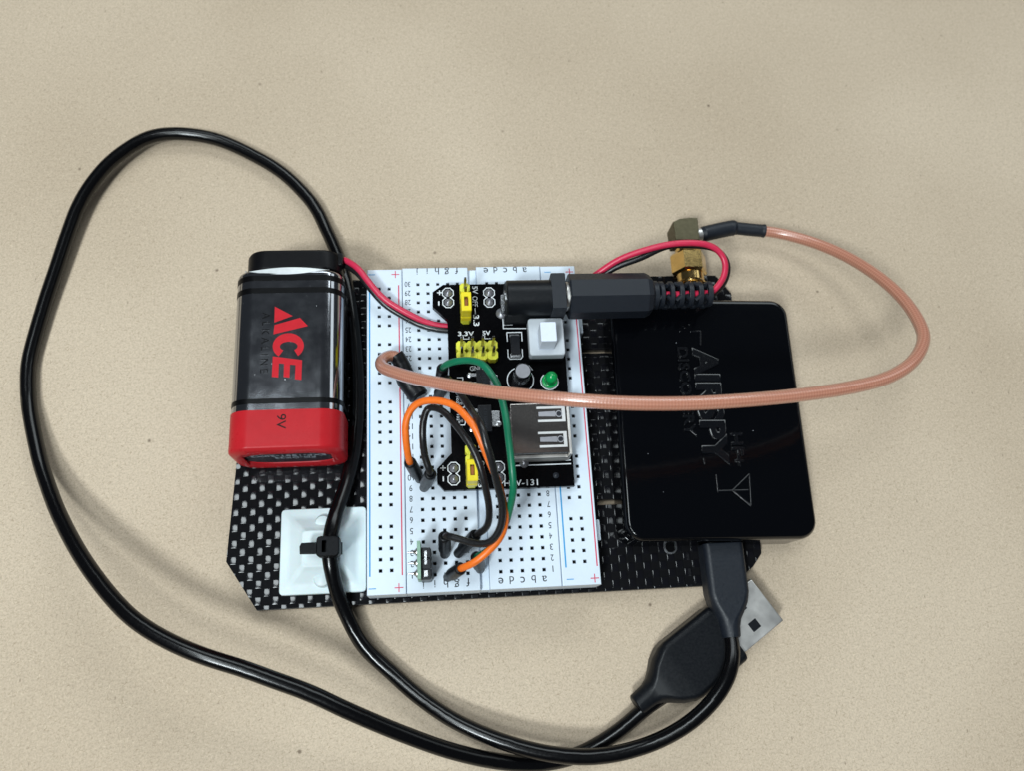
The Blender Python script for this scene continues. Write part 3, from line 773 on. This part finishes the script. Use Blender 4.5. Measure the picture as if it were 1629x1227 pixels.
# regulators
for y0 in (35.6, 44.8):
    mb = MB(); slab(mb, roundrect(3.3, 6.6, .15, 2, 15.4, y0), Z + .1, Z + 1.7, .2); ic = part(mb, 'regulator', M['black_abs'], mod)
    mb = MB(); box(mb, 17.0, 19.0, y0 - 1.9, y0 + 2.0, Z + .01, Z + .75, .12); lathe(mb, (18.6, y0 - 1.3, Z + .5), (0, 0, 1), [(0, .8), (.3, .7), (.42, .2)], 14); part(mb, 'heat_tab', M['solder'], ic)
    for dy in (-2.3, 0, 2.3):
        mb = MB(); box(mb, 12.3, 13.8, y0 + dy - .4, y0 + dy + .4, Z + .01, Z + .5, .1); lathe(mb, (12.2, y0 + dy, Z + .02), (0, 0, 1), [(0, .8), (.3, .65), (.5, .2)], 12); part(mb, 'regulator_pin', M['solder'], ic)
    mb = MB(); text(mb, 'AMS1117', 15.6, y0, Z + 1.7, 5.0, .8, 90); part(mb, 'marking', M['print_black'], ic)['kind'] = 'stuff'
for yy in (40.6, 36.2):
    mb = MB(); box(mb, 9.35, 10.15, yy - .85, yy + .85, Z + .02, Z + .5, .06); rs = part(mb, 'resistor', M['black_abs'], mod)
    for ya in (yy + .6, yy - 1.1): mb = MB(); box(mb, 9.3, 10.2, ya, ya + .5, Z + .015, Z + .52, .06); part(mb, 'resistor_end', M['solder'], rs)
# usb socket
mb = MB(); box(mb, 20.9, 34.4, 25.2, 37.4, Z + .02, Z + 7.0, .35); us = part(mb, 'usb_socket', M['nickel'], mod, angle=30)
mb = MB(); slab(mb, [(34.3, 24.9), (34.9, 24.9), (34.9, 37.7), (34.3, 37.7)], Z + .3, Z + 7.2, .1); box(mb, 21.6, 34.2, 24.85, 25.4, Z + .03, Z + 4.2, .1); part(mb, 'flared_lip', M['shell'], us)
for yc in (34.6, 28.5):
    mb = MB()
    for ya, yb, xa in ((yc - 1.9, yc - 1.35, 27.4), (yc + 1.3, yc + 1.85, 27.2)): box(mb, xa, 33.9, ya, yb, Z + 6.9, Z + 7.05, .02)
    box(mb, 33.1, 33.9, yc - 1.36, yc + 1.31, Z + 6.9, Z + 7.048, .02)
    part(mb, 'spring_slot', M['white_plastic'], us)
    mb = MB(); slab(mb, [(27.6, yc - .5), (31.6, yc - .65), (31.6, yc + .65), (27.6, yc + .55)], Z + 6.95, Z + 7.09, .03)
    lathe(mb, (32.4, yc, Z + 6.98), (0, 0, 1), [(0, .85), (.1, .8), (.12, .6)], 16); part(mb, 'contact_spring', M['alu'], us)
    mb = MB(); lathe(mb, (32.4, yc, Z + 7.05), (0, 0, 1), [(0, .6), (.07, .58)], 16); part(mb, 'dimple', M['steel_dark'], us)

# jumper caps: slipped over two pins, so they come off
def jumper_cap(x, y, label):
    t = thing('pin_shunt', label, 'jumper cap', (x, y, Z + 2.6), 'yellow jumper caps on the power board')
    return t
def fill_cap(t):
    x, y = t.location.x, t.location.y
    mb = MB(); z0, z1 = Z + 2.6, Z + 8.7
    a, b = 1.24, 2.5
    ho = roundrect(2 * a, 2 * b, .3, 3); hi2 = roundrect(1.0, 2.5, .1, 3); n = len(ho)
    def ring(o_, z, s=1.0): return [(x + p[0] * s, y + p[1] * s, z) for p in o_]
    loft(mb, [ring(hi2, z1 - 2.4), ring(hi2, z1), ring(ho, z1, .92), ring(ho, z1 - .15), ring(ho, z0 + 1.9), ring(ho, z0 + 1.8, 1.04), ring(ho, z0, 1.04)])
    o = part(mb, 'cap_shell', M['yellow_cap'], t, angle=30)
    mb = MB(); box(mb, x - .42, x + .42, y - 1.15, y + 1.15, z1 - 2.35, z1 - .7, .1); c = part(mb, 'contact_clip', M['copper'], t)
j1 = jumper_cap(11.75, 63.15, 'yellow jumper cap on the pins beside the barrel jack'); fill_cap(j1)
bpy.context.view_layer.update()
j2 = j1.copy(); COL.objects.link(j2); j2.location = (11.6, 21.6, Z + 2.6); j2['label'] = 'yellow jumper cap half hidden by the black wires, on the lower pins'
for ch in list(j1.children):
    c = ch.copy(); COL.objects.link(c); c.parent = j2

# ---------------------------------------------------------------- jumper wires
def boot(parent, b, t, r=1.42):
    b, t = Vector(b), Vector(t); d = t - b; L = d.length
    mb = MB(); lathe(mb, b, d, [(0, r * .62), (.15, r * .78), (L * .30, r * .82), (L * .34, r * 1.02), (L - .5, r), (L - .12, r * .9), (L, r * .72), (L, r * .62), (L - .9, r * .5)], 22)
    bo = part(mb, 'plug_boot', M['boot'], parent, angle=45)
    mb = MB(); lathe(mb, b - Vector((0, 0, 1.6)), Vector((0, 0, 1)), [(0, .2), (.5, .32), (2.0, .32)], 8); part(mb, 'pin', M['solder'], bo)
def jumper(label, path, mat, ends, cat='jumper wire', r=.8):
    t = thing('jumper_wire', label, cat, (ends[0][0][0], ends[0][0][1], 12.0), 'jumper wires plugged into the breadboard')
    mb = MB()
    P = [Vector(p) for p in path]
    # run the wire down into both boots
    for (b, tp), e in zip(ends, (0, -1)):
        b, tp = Vector(b), Vector(tp); inn = tp - (tp - b).normalized() * 1.6
        if e == 0: P = [inn, tp + (tp - b).normalized() * .4] + P[1:]
        else: P = P[:-1] + [tp + (tp - b).normalized() * .4, inn]
    tube(mb, P, r, 14, .7, sm=3); part(mb, 'wire', mat, t, angle=60)
    for b, tp in ends: boot(t, b, tp)
GREEN = [(5.8, 45.6, 26.0), (6.4, 45.8, 28.0), (8.0, 45.8, 30.0), (11.8, 45.3, 32.0), (14.6, 43.5, 34.0), (16.2, 40.7, 35.0), (17.4, 38.4, 35.0), (18.3, 33.8, 36.0), (18.8, 29.8, 36.5), (19.1, 24.8, 37.0), (19.4, 19.9, 37.0), (19.7, 15.4, 35.0), (19.3, 12.6, 32.0), (18.3, 9.0, 27.5), (16.3, 5.6, 24.6), (13.8, 3.1, 23.9), (12.1, 2.2, 23.6)]
ORANGE = [(-2.2, 23.8, 25.0), (-2.9, 26.5, 28.0), (-3.0, 30.8, 31.0), (-2.1, 33.2, 32.5), (-0.3, 34.8, 34.0), (2.7, 35.0, 35.5), (6.3, 33.9, 37.0), (8.7, 32.1, 38.0), (10.4, 29.7, 39.0), (12.0, 27.3, 39.5), (13.1, 24.5, 39.0), (14.6, 21.0, 37.0), (16.3, 17.2, 34.5), (17.3, 14.2, 32.5), (18.0, 10.9, 30.5), (17.9, 7.9, 28.5), (16.5, 5.2, 27.5), (13.5, 2.5, 27.0), (10.7, 0.7, 25.5), (8.3, 0.0, 23.5)]
BLACKONE = [(2.0, 21.1, 25.0), (1.1, 24.1, 27.0), (0.7, 28.4, 30.0), (1.0, 32.0, 31.0), (1.8, 34.2, 31.5), (2.8, 34.5, 32.0), (5.1, 33.4, 33.0), (7.4, 30.5, 34.0), (9.9, 26.6, 35.0), (11.8, 23.1, 35.0), (13.1, 19.5, 34.0), (13.9, 16.2, 32.0), (14.7, 12.6, 29.0), (14.7, 9.7, 26.0), (13.7, 8.0, 23.8), (12.1, 7.4, 22.8)]
BLACKTWO = [(6.2, 43.3, 25.0), (7.4, 41.1, 29.0), (10.0, 35.5, 34.0), (11.5, 31.9, 36.5), (13.0, 27.6, 41.2), (13.9, 23.7, 41.4), (15.0, 20.2, 39.5), (16.2, 15.9, 36.0), (17.2, 12.3, 33.5), (17.1, 8.5, 31.0), (15.8, 5.8, 29.0), (14.0, 4.6, 27.5), (10.9, 5.1, 26.0), (8.2, 6.2, 25.0), (5.2, 6.8, 24.0)]
jumper('green jumper wire bowing over the power board beside the steel socket', GREEN, M['wire_green'], [((4.5, 43.3, 12.0), (5.6, 45.8, 26.0)), ((13.0, 0.8, 12.0), (11.8, 2.4, 23.0))])
jumper('orange jumper wire looping over the black wires', ORANGE, M['wire_orange'], [((-0.5, 22.5, 12.0), (-2.4, 23.9, 24.8)), ((5.4, -0.7, 12.0), (8.3, 0.1, 23.0))])
jumper('black jumper wire curling inside the orange loop', BLACKONE, M['wire_black'], [((0.4, 20.4, 12.0), (2.2, 21.0, 25)), ((7.9, 4.5, 12.0), (11.9, 7.4, 22.3))])
jumper('black jumper wire running down from under the copper coloured cable', BLACKTWO, M['wire_black'], [((3.9, 42.3, 12.0), (6.4, 43.3, 25.0)), ((4.9, 4.5, 12.0), (4.9, 7.2, 23.5))])

# ---------------------------------------------------------------- upright sensor board
sen = thing('sensor_board', 'tiny green circuit board standing upright with three solder points', 'sensor board', (0, 2, 12))
mb = MB(); box(mb, -1.25, -.45, -1.6, 6.7, 13.4, 21.6, .08); part(mb, 'board', M['green_pcb'], sen)
mb = MB()
for y in (4.2, 1.75, -.55):
    slab(mb, [(a, y + b) for a, b in ((-.43, -1.15), (1.55, -1.15), (1.85, -.8), (1.85, .8), (1.55, 1.15), (-.43, 1.15))], 12.1, 20.0, .2)
part(mb, 'pin_socket', M['black_abs'], sen, angle=25)
mb = MB(); box(mb, .35, .95, 1.6, 4.6, 20.0, 20.35, .1); part(mb, 'pin_bridge', M['solder'], sen)
mb = MB(); box(mb, .2, 1.1, -1.1, .3, 20.0, 20.3, .1); part(mb, 'pin_bridge', M['solder'], sen)
for y in (4.6, 2.2, -.1):
    mb = MB(); lathe(mb, (-1.25, y, 18.2), (-1, 0, 0), [(0, 1.0), (.25, .95), (.6, .55), (1.0, .3), (2.2, .22), (2.3, .1)], 16); part(mb, 'solder_joint', M['solder'], sen)

# ---------------------------------------------------------------- receiver box
rec = thing('receiver_box', 'glossy black radio receiver box with embossed lettering', 'receiver', (71.9, 35.9, 3))
RM = Matrix.Translation((71.75, 35.9, 0)) @ Matrix.Rotation(math.radians(-1.6), 4, 'Z')
def rring(inset, z, r=4.6): return [RM @ Vector((p[0], p[1], z)) for p in roundrect(47.2 - 2 * inset, 62.6 - 2 * inset, max(.8, r - inset), 9)]
mb = MB(); loft(mb, [rring(1.0, 3.05), rring(.35, 3.3), rring(.15, 3.8), rring(.15, 9.0), rring(.38, 9.1), rring(.38, 9.3), rring(.1, 9.4), rring(.05, 12.9), rring(.1, 13.6), rring(.32, 14.2), rring(.68, 14.65), rring(1.1, 14.9), rring(1.7, 15.0), rring(4.0, 15.0)])
part(mb, 'case', M['case'], rec, angle=40)
STROKES = [[(69.2, 57.8), (71.7, 57.8), (71.2, 53.9)], [(68.4, 22.9), (68.3, 24.4)], [(70.9, 20.3), (70.8, 16.3), (78.3, 16.2)], [(79.2, 20.1), (74.5, 16.3), (78.5, 12.4), (79.2, 20.1)]]
mb = MB()
for s in STROKES:
    for a, b in zip(s, s[1:]):
        a, b = Vector((*a, 14.98)), Vector((*b, 14.98)); tube(mb, [a, (a + b) / 2, b], .36, 12, raw=True)
for p in ((66.4, 57.9), (67.7, 58.8), (69.0, 59.7), (66.4, 58.0), (69.2, 57.8), (71.7, 57.8)): lathe(mb, (*p, 14.9), (0, 0, 1), [(0, .4), (.25, .35), (.38, .2), (.42, .05)], 12)
for s, x, y, ln, hh, bold in (('AIRSPY', 71.75, 38.0, 31.0, 6.9, .030), ('DISCOVERY', 66.1, 41.8, 23.8, 3.0, .016), ('HF+', 77.2, 26.4, 8.6, 3.0, .016)):
    # raised letters with rounded shoulders, sunk a little into the lid
    V, F, lw, lh = glyphs(s, .03, 1.0, bold, .035)
    mb.add(V, F, 0, Matrix.Translation((x, y, 15.06)) @ Matrix.Rotation(math.radians(-91.6), 4, 'Z') @ Matrix.Diagonal((ln / lw, hh / lh, 5.0, 1)))
part(mb, 'embossed_lettering', M['emboss'], rec, angle=70)['kind'] = 'stuff'
mb = MB(); lathe(mb, (72.9, 66.5, 9.0), (.02, 1, 0), [(0, 3.2), (.6, 3.2), (.7, 4.0), (1.6, 4.0), (1.7, 3.1)] + [(1.7 + .3 * k, 3.1 if k % 2 else 2.8) for k in range(1, 20)], 28); part(mb, 'antenna_socket', M['gold'], rec, angle=25)

# ---------------------------------------------------------------- copper coloured coax
coax = thing('coax_cable', 'copper coloured coaxial cable arching over the boards from a gold angled connector', 'coaxial cable', (72.8, 83, 0.5))
AX = (.02, 1, 0)
mb = MB(); lathe(mb, (72.95, 73.3, 9), AX, [(0, 3.6), (.1, 3.9), (.5, 4.0), (.9, 3.75), (1.1, 3.75), (3.0, 3.75), (3.2, 3.6)], 44); nutc = part(mb, 'coupling_ring', M['gold'], coax, angle=25)
mb = MB(); lathe(mb, (73.0, 76.4, 9), AX, [(0, 3.9), (.05, 4.3), (.7, 4.85), (5.6, 4.85), (6.3, 4.3), (6.35, 3.3)], 6, ph=0.0); part(mb, 'hex_nut', M['gold'], coax, angle=20)
mb = MB(); lathe(mb, (73.05, 82.6, 9), AX, [(0, 2.9), (.4, 2.9), (.5, 3.2), (1.4, 3.2), (1.5, 2.7), (3.5, 2.7)], 28); part(mb, 'neck', M['gold'], coax, angle=25)
mb = MB(); slab(mb, [(69.3, 85.4), (76.0, 85.4), (76.2, 92.2), (74, 92.3), (71, 91.9), (69.2, 91.0)], 5.6, 12.4, .3); part(mb, 'angle_body', M['gold_dull'], coax, angle=30)
mb = MB(); lathe(mb, (76.0, 88.7, 9), (1, .1, 0), [(0, 2.2), (.3, 2.2), (.5, 1.75), (3.0, 1.75)], 24); part(mb, 'crimp', M['shell'], coax)
mb = MB(); tube(mb, [(77.7, 88.8, 9), (80, 89.3, 9), (83, 90.0, 9), (86.5, 90.7, 9.0), (87.9, 90.7, 9.0)], lambda t: 2.15 if .04 < t < .93 else 1.9, 22, .35); part(mb, 'heat_shrink', M['black_satin'], coax, angle=60)
mb = MB(); tube(mb, [(87.4, 90.7, 9.0), (89.1, 90.5, 9.0), (92.2, 90.1, 9.0), (95.9, 89.7, 9.0)], lambda t: 1.75 if t < .93 else 1.85, 22, .35); part(mb, 'heat_shrink', M['black_satin'], coax, angle=60)
COAX = [(93.5, 90.0, 9.0), (96.0, 89.6, 9.1), (101.4, 87.9, 10.0), (108.3, 83.4, 13.0), (113.5, 76.6, 18.0), (116.7, 67.3, 25.0), (118.1, 58.1, 31.0), (117.4, 49.5, 36.0), (115.3, 44.3, 38.5), (110.0, 38.9, 41.0), (102.2, 34.8, 43.0), (92.2, 32.2, 45.0), (81.2, 30.4, 47.0), (69.3, 29.0, 49.0), (55.6, 28.3, 50.0), (42.6, 28.7, 50.0), (30.2, 30.5, 48.0), (17.9, 33.8, 43.0), (7.5, 37.7, 37.0), (-0.8, 42.0, 30.0), (-5.9, 45.4, 25.0), (-8.4, 47.6, 22.0), (-9.0, 49.7, 19.8), (-8.2, 51.6, 18.0), (-6.6, 52.5, 16.9), (-5.0, 52.0, 16.2), (-3.4, 49.4, 15.2)]
mb = MB(); tube(mb, COAX, 1.48, 20, .6, uv=True, sm=4); part(mb, 'cable', M['braid'], coax, angle=60)
mb = MB(); tube(mb, [(-5.7, 52.7, 16.7), (-4.5, 50.9, 16.0), (-3.2, 46.9, 14.9), (-1.5, 44.4, 14.3), (0.0, 42.1, 14.1)], lambda t: 1.95 if t < .2 else (2.0 + .5 * min(1, (t - .2) / .3) - (.5 if t > .95 else 0)), 22, .3); part(mb, 'heat_shrink', M['boot'], coax, angle=60)

# ---------------------------------------------------------------- usb cable
usb = thing('usb_cable', 'black usb cable looping round the left side from the receiver to a steel ended plug', 'usb cable', (62, -22, 0))
USB = [(71.5, -15.7, 8.1), (71.6, -17.0, 8.3), (71.2, -20.2, 9.8), (69.2, -25.2, 11.2), (65.1, -30.4, 11.2), (58.7, -35.4, 10.0), (50.0, -39.3, 8.0), (39.2, -41.2, 7.0), (28.6, -40.4, 6.6), (17.5, -37.3, 5.8), (6.6, -32.4, 4.4), (-2.1, -26.4, 2.8), (-8.6, -20.5, 2.2), (-14.4, -14.9, 2.7), (-18.0, -8.4, 4.2), (-20.2, -2.7, 6.8), (-21.5, 3.5, 9.9), (-21.8, 7.5, 10.6), (-21.2, 12.5, 10.1), (-19.8, 18.5, 7.6), (-18.2, 24.7, 5.6), (-16.8, 32.2, 4.9), (-16.1, 41.2, 4.9), (-16.1, 51.2, 4.9), (-16.8, 61.6, 4.9), (-17.8, 70.5, 4.9), (-19.4, 79.6, 4.8), (-21.6, 86.8, 3.5), (-25.1, 95.7, 2.0), (-29.0, 103.8, 1.9), (-37.3, 113.3, 1.9), (-47.4, 120.1, 2.0), (-56.5, 124.2, 2.4), (-66.1, 125.4, 3.0), (-73.8, 123.8, 3.5), (-81.0, 117.8, 4.0), (-85.8, 111.2, 4.2), (-89.7, 103.0, 4.0), (-92.0, 94.4, 3.5), (-94.1, 84.2, 3.0), (-96.1, 74.3, 2.6), (-97.9, 63.1, 2.2), (-98.4, 57.5, 2.0), (-97.9, 52.0, 1.9), (-96.7, 45.7, 2.0), (-92.6, 34.0, 3.5), (-89.4, 27.2, 5.0), (-84.1, 18.1, 8.0), (-76.6, 7.9, 12.0), (-68.8, -0.9, 15.0), (-61.9, -7.1, 17.0), (-54.6, -11.6, 18.0), (-47.0, -15.1, 18.5), (-38.5, -18.2, 18.0), (-32.9, -20.5, 17.5), (-24.5, -24.0, 16.5), (-16.2, -28.3, 15.0), (-5.4, -33.5, 12.0), (5.4, -38.1, 8.0), (16.7, -41.4, 4.2), (26.9, -42.4, 2.2), (35.8, -40.7, 1.9), (44.1, -36.6, 2.8), (50.4, -32.1, 3.9), (55.0, -29.6, 4.0)]
mb = MB(); tube(mb, USB, 1.78, 20, .9, sm=4); part(mb, 'cable', M['cable'], usb, angle=60)
# small plug pushed into the receiver
def xsec(w_, h_, r, y, z, x=72.0): return [(x + p[0], y, z + p[1]) for p in roundrect(w_, h_, r, 5)]
mb = MB(); loft(mb, [xsec(9.4, 5.6, 1.0, 4.6, 8), xsec(9.9, 6.4, 1.3, 4.3, 8), xsec(10.0, 6.6, 1.5, 3.4, 8), xsec(9.9, 6.6, 1.5, -7.2, 8.1, 71.9), xsec(9.0, 6.2, 1.7, -9.6, 8.1, 71.85), xsec(7.2, 5.6, 2.0, -11.7, 8.15, 71.8), xsec(5.6, 5.1, 2.2, -13.2, 8.2, 71.75), xsec(4.8, 4.7, 2.2, -15.0, 8.2, 71.7), xsec(4.5, 4.5, 2.2, -17.2, 8.4, 71.65), xsec(3.9, 3.9, 1.9, -17.5, 8.4, 71.65)])
part(mb, 'small_plug', M['black_satin'], usb, angle=50)
mb = MB(); loft(mb, [xsec(7, 2.4, .6, 6.0, 8), xsec(7, 2.4, .6, 4.5, 8)]); part(mb, 'plug_tongue', M['shell'], usb)
# large plug lying on the paper
UM = Matrix.Translation((71.7, -16.2, 4.1)) @ Matrix.Rotation(math.radians(33), 4, 'Z')
def usec(w_, h_, r, s): return [UM @ Vector((-s, p[0], p[1])) for p in roundrect(w_, h_, r, 5)]
mb = MB(); loft(mb, [usec(13.6, 6.8, 1.2, -.1), usec(14.6, 7.6, 1.6, .2), usec(15.0, 7.9, 1.8, .8), usec(15.2, 7.9, 1.8, 14.2), usec(14.6, 7.8, 2, 16.0), usec(12.2, 7.4, 2.4, 18.6), usec(9.0, 6.6, 2.6, 20.6), usec(6.8, 5.9, 2.6, 22.2), usec(5.6, 5.4, 2.5, 24), usec(5.1, 5.1, 2.4, 27.4), usec(4.2, 4.2, 2.0, 27.8)])
part(mb, 'large_plug', M['black_matte'], usb, angle=50)
mb = MB()
slab(mb, [(0, -6), (13, -6), (13, 6), (0, 6)], -2.25, 2.25, .3, mat=UM); sh = part(mb, 'steel_shell', M['shell'], usb)
for yy in (-2.6, 2.6):
    mb = MB(); slab(mb, [(5.2, yy - 1.15), (7.6, yy - 1.15), (7.6, yy + 1.15), (5.2, yy + 1.15)], 2.0, 2.29, .02, mat=UM); part(mb, 'window', M['black_abs'], sh)

# ---------------------------------------------------------------- cable tie mount and tie
mnt = thing('cable_tie_mount', 'square white nylon cable tie mount stuck to the plate corner', 'cable tie mount', (-23.9, 7.7, 3))
def sq(hw, r, z, hy=None, cx=-23.95, cy=7.7): return [(p[0], p[1], z) for p in roundrect(2 * hw, 2 * (hy or hw), r, 5, cx, cy)]
mb = MB(); loft(mb, [sq(9.9, .9, 3.02), sq(10.15, 1.1, 3.3), sq(10.15, 1.1, 4.4), sq(9.9, 1.0, 4.65), sq(8.6, 1.0, 4.75), sq(7.4, 1.2, 5.2, 7.2), sq(5.8, 1.2, 6.6, 5.4), sq(4.7, 1.0, 7.9, 4.4), sq(4.0, .8, 8.45, 3.9)])
part(mb, 'base', M['nylon'], mnt, angle=50)
for y in (14.0, 1.0):
    mb = MB(); lathe(mb, (-24.0, y, 4.5), (0, 0, 1), [(0, 2.2), (1.0, 2.05), (1.5, 1.7), (1.75, 1.0), (1.8, .1)], 22); part(mb, 'slot_boss', M['nylon'], mnt)
tie = thing('cable_tie', 'small black cable tie cinched round the cable on the white mount', 'cable tie', (-21.7, 7.2, 8.5))
mb = MB()
ring = [(-21.75 + 2.35 * math.cos(a), 10.5 + 2.35 * math.sin(a)) for a in [2 * PI * k / 28 for k in range(28)]]
ro = [(-21.75 + 3.0 * math.cos(a), 10.5 + 3.0 * math.sin(a)) for a in [2 * PI * k / 28 for k in range(28)]]
loft(mb, [[(p[0], 5.9, p[1]) for p in ring], [(p[0], 8.5, p[1]) for p in ring], [(p[0], 8.5, p[1]) for p in ro], [(p[0], 5.9, p[1]) for p in ro]], close=True); part(mb, 'strap', M['tie'], tie, angle=40)
mb = MB(); ho = roundrect(5.2, 4.7, .9, 4, -21.5, 7.2); hi3 = roundrect(1.1, 2.7, .2, 4, -22.3, 7.2)
loft(mb, [[(*p, 13.2) for p in hi3], [(*p, 15.6) for p in hi3], [(-21.5 + (p[0] + 21.5) * .9, 7.2 + (p[1] - 7.2) * .9, 15.6) for p in ho], [(*p, 15.2) for p in ho], [(*p, 12.4) for p in ho]]); part(mb, 'locking_head', M['tie'], tie, angle=40)
mb = MB(); slab(mb, [(-28.0, 5.9), (-23.4, 5.75), (-23.4, 8.45), (-27.7, 8.4), (-28.1, 7.6)], 12.7, 13.9, .25); part(mb, 'tail', M['tie'], tie)
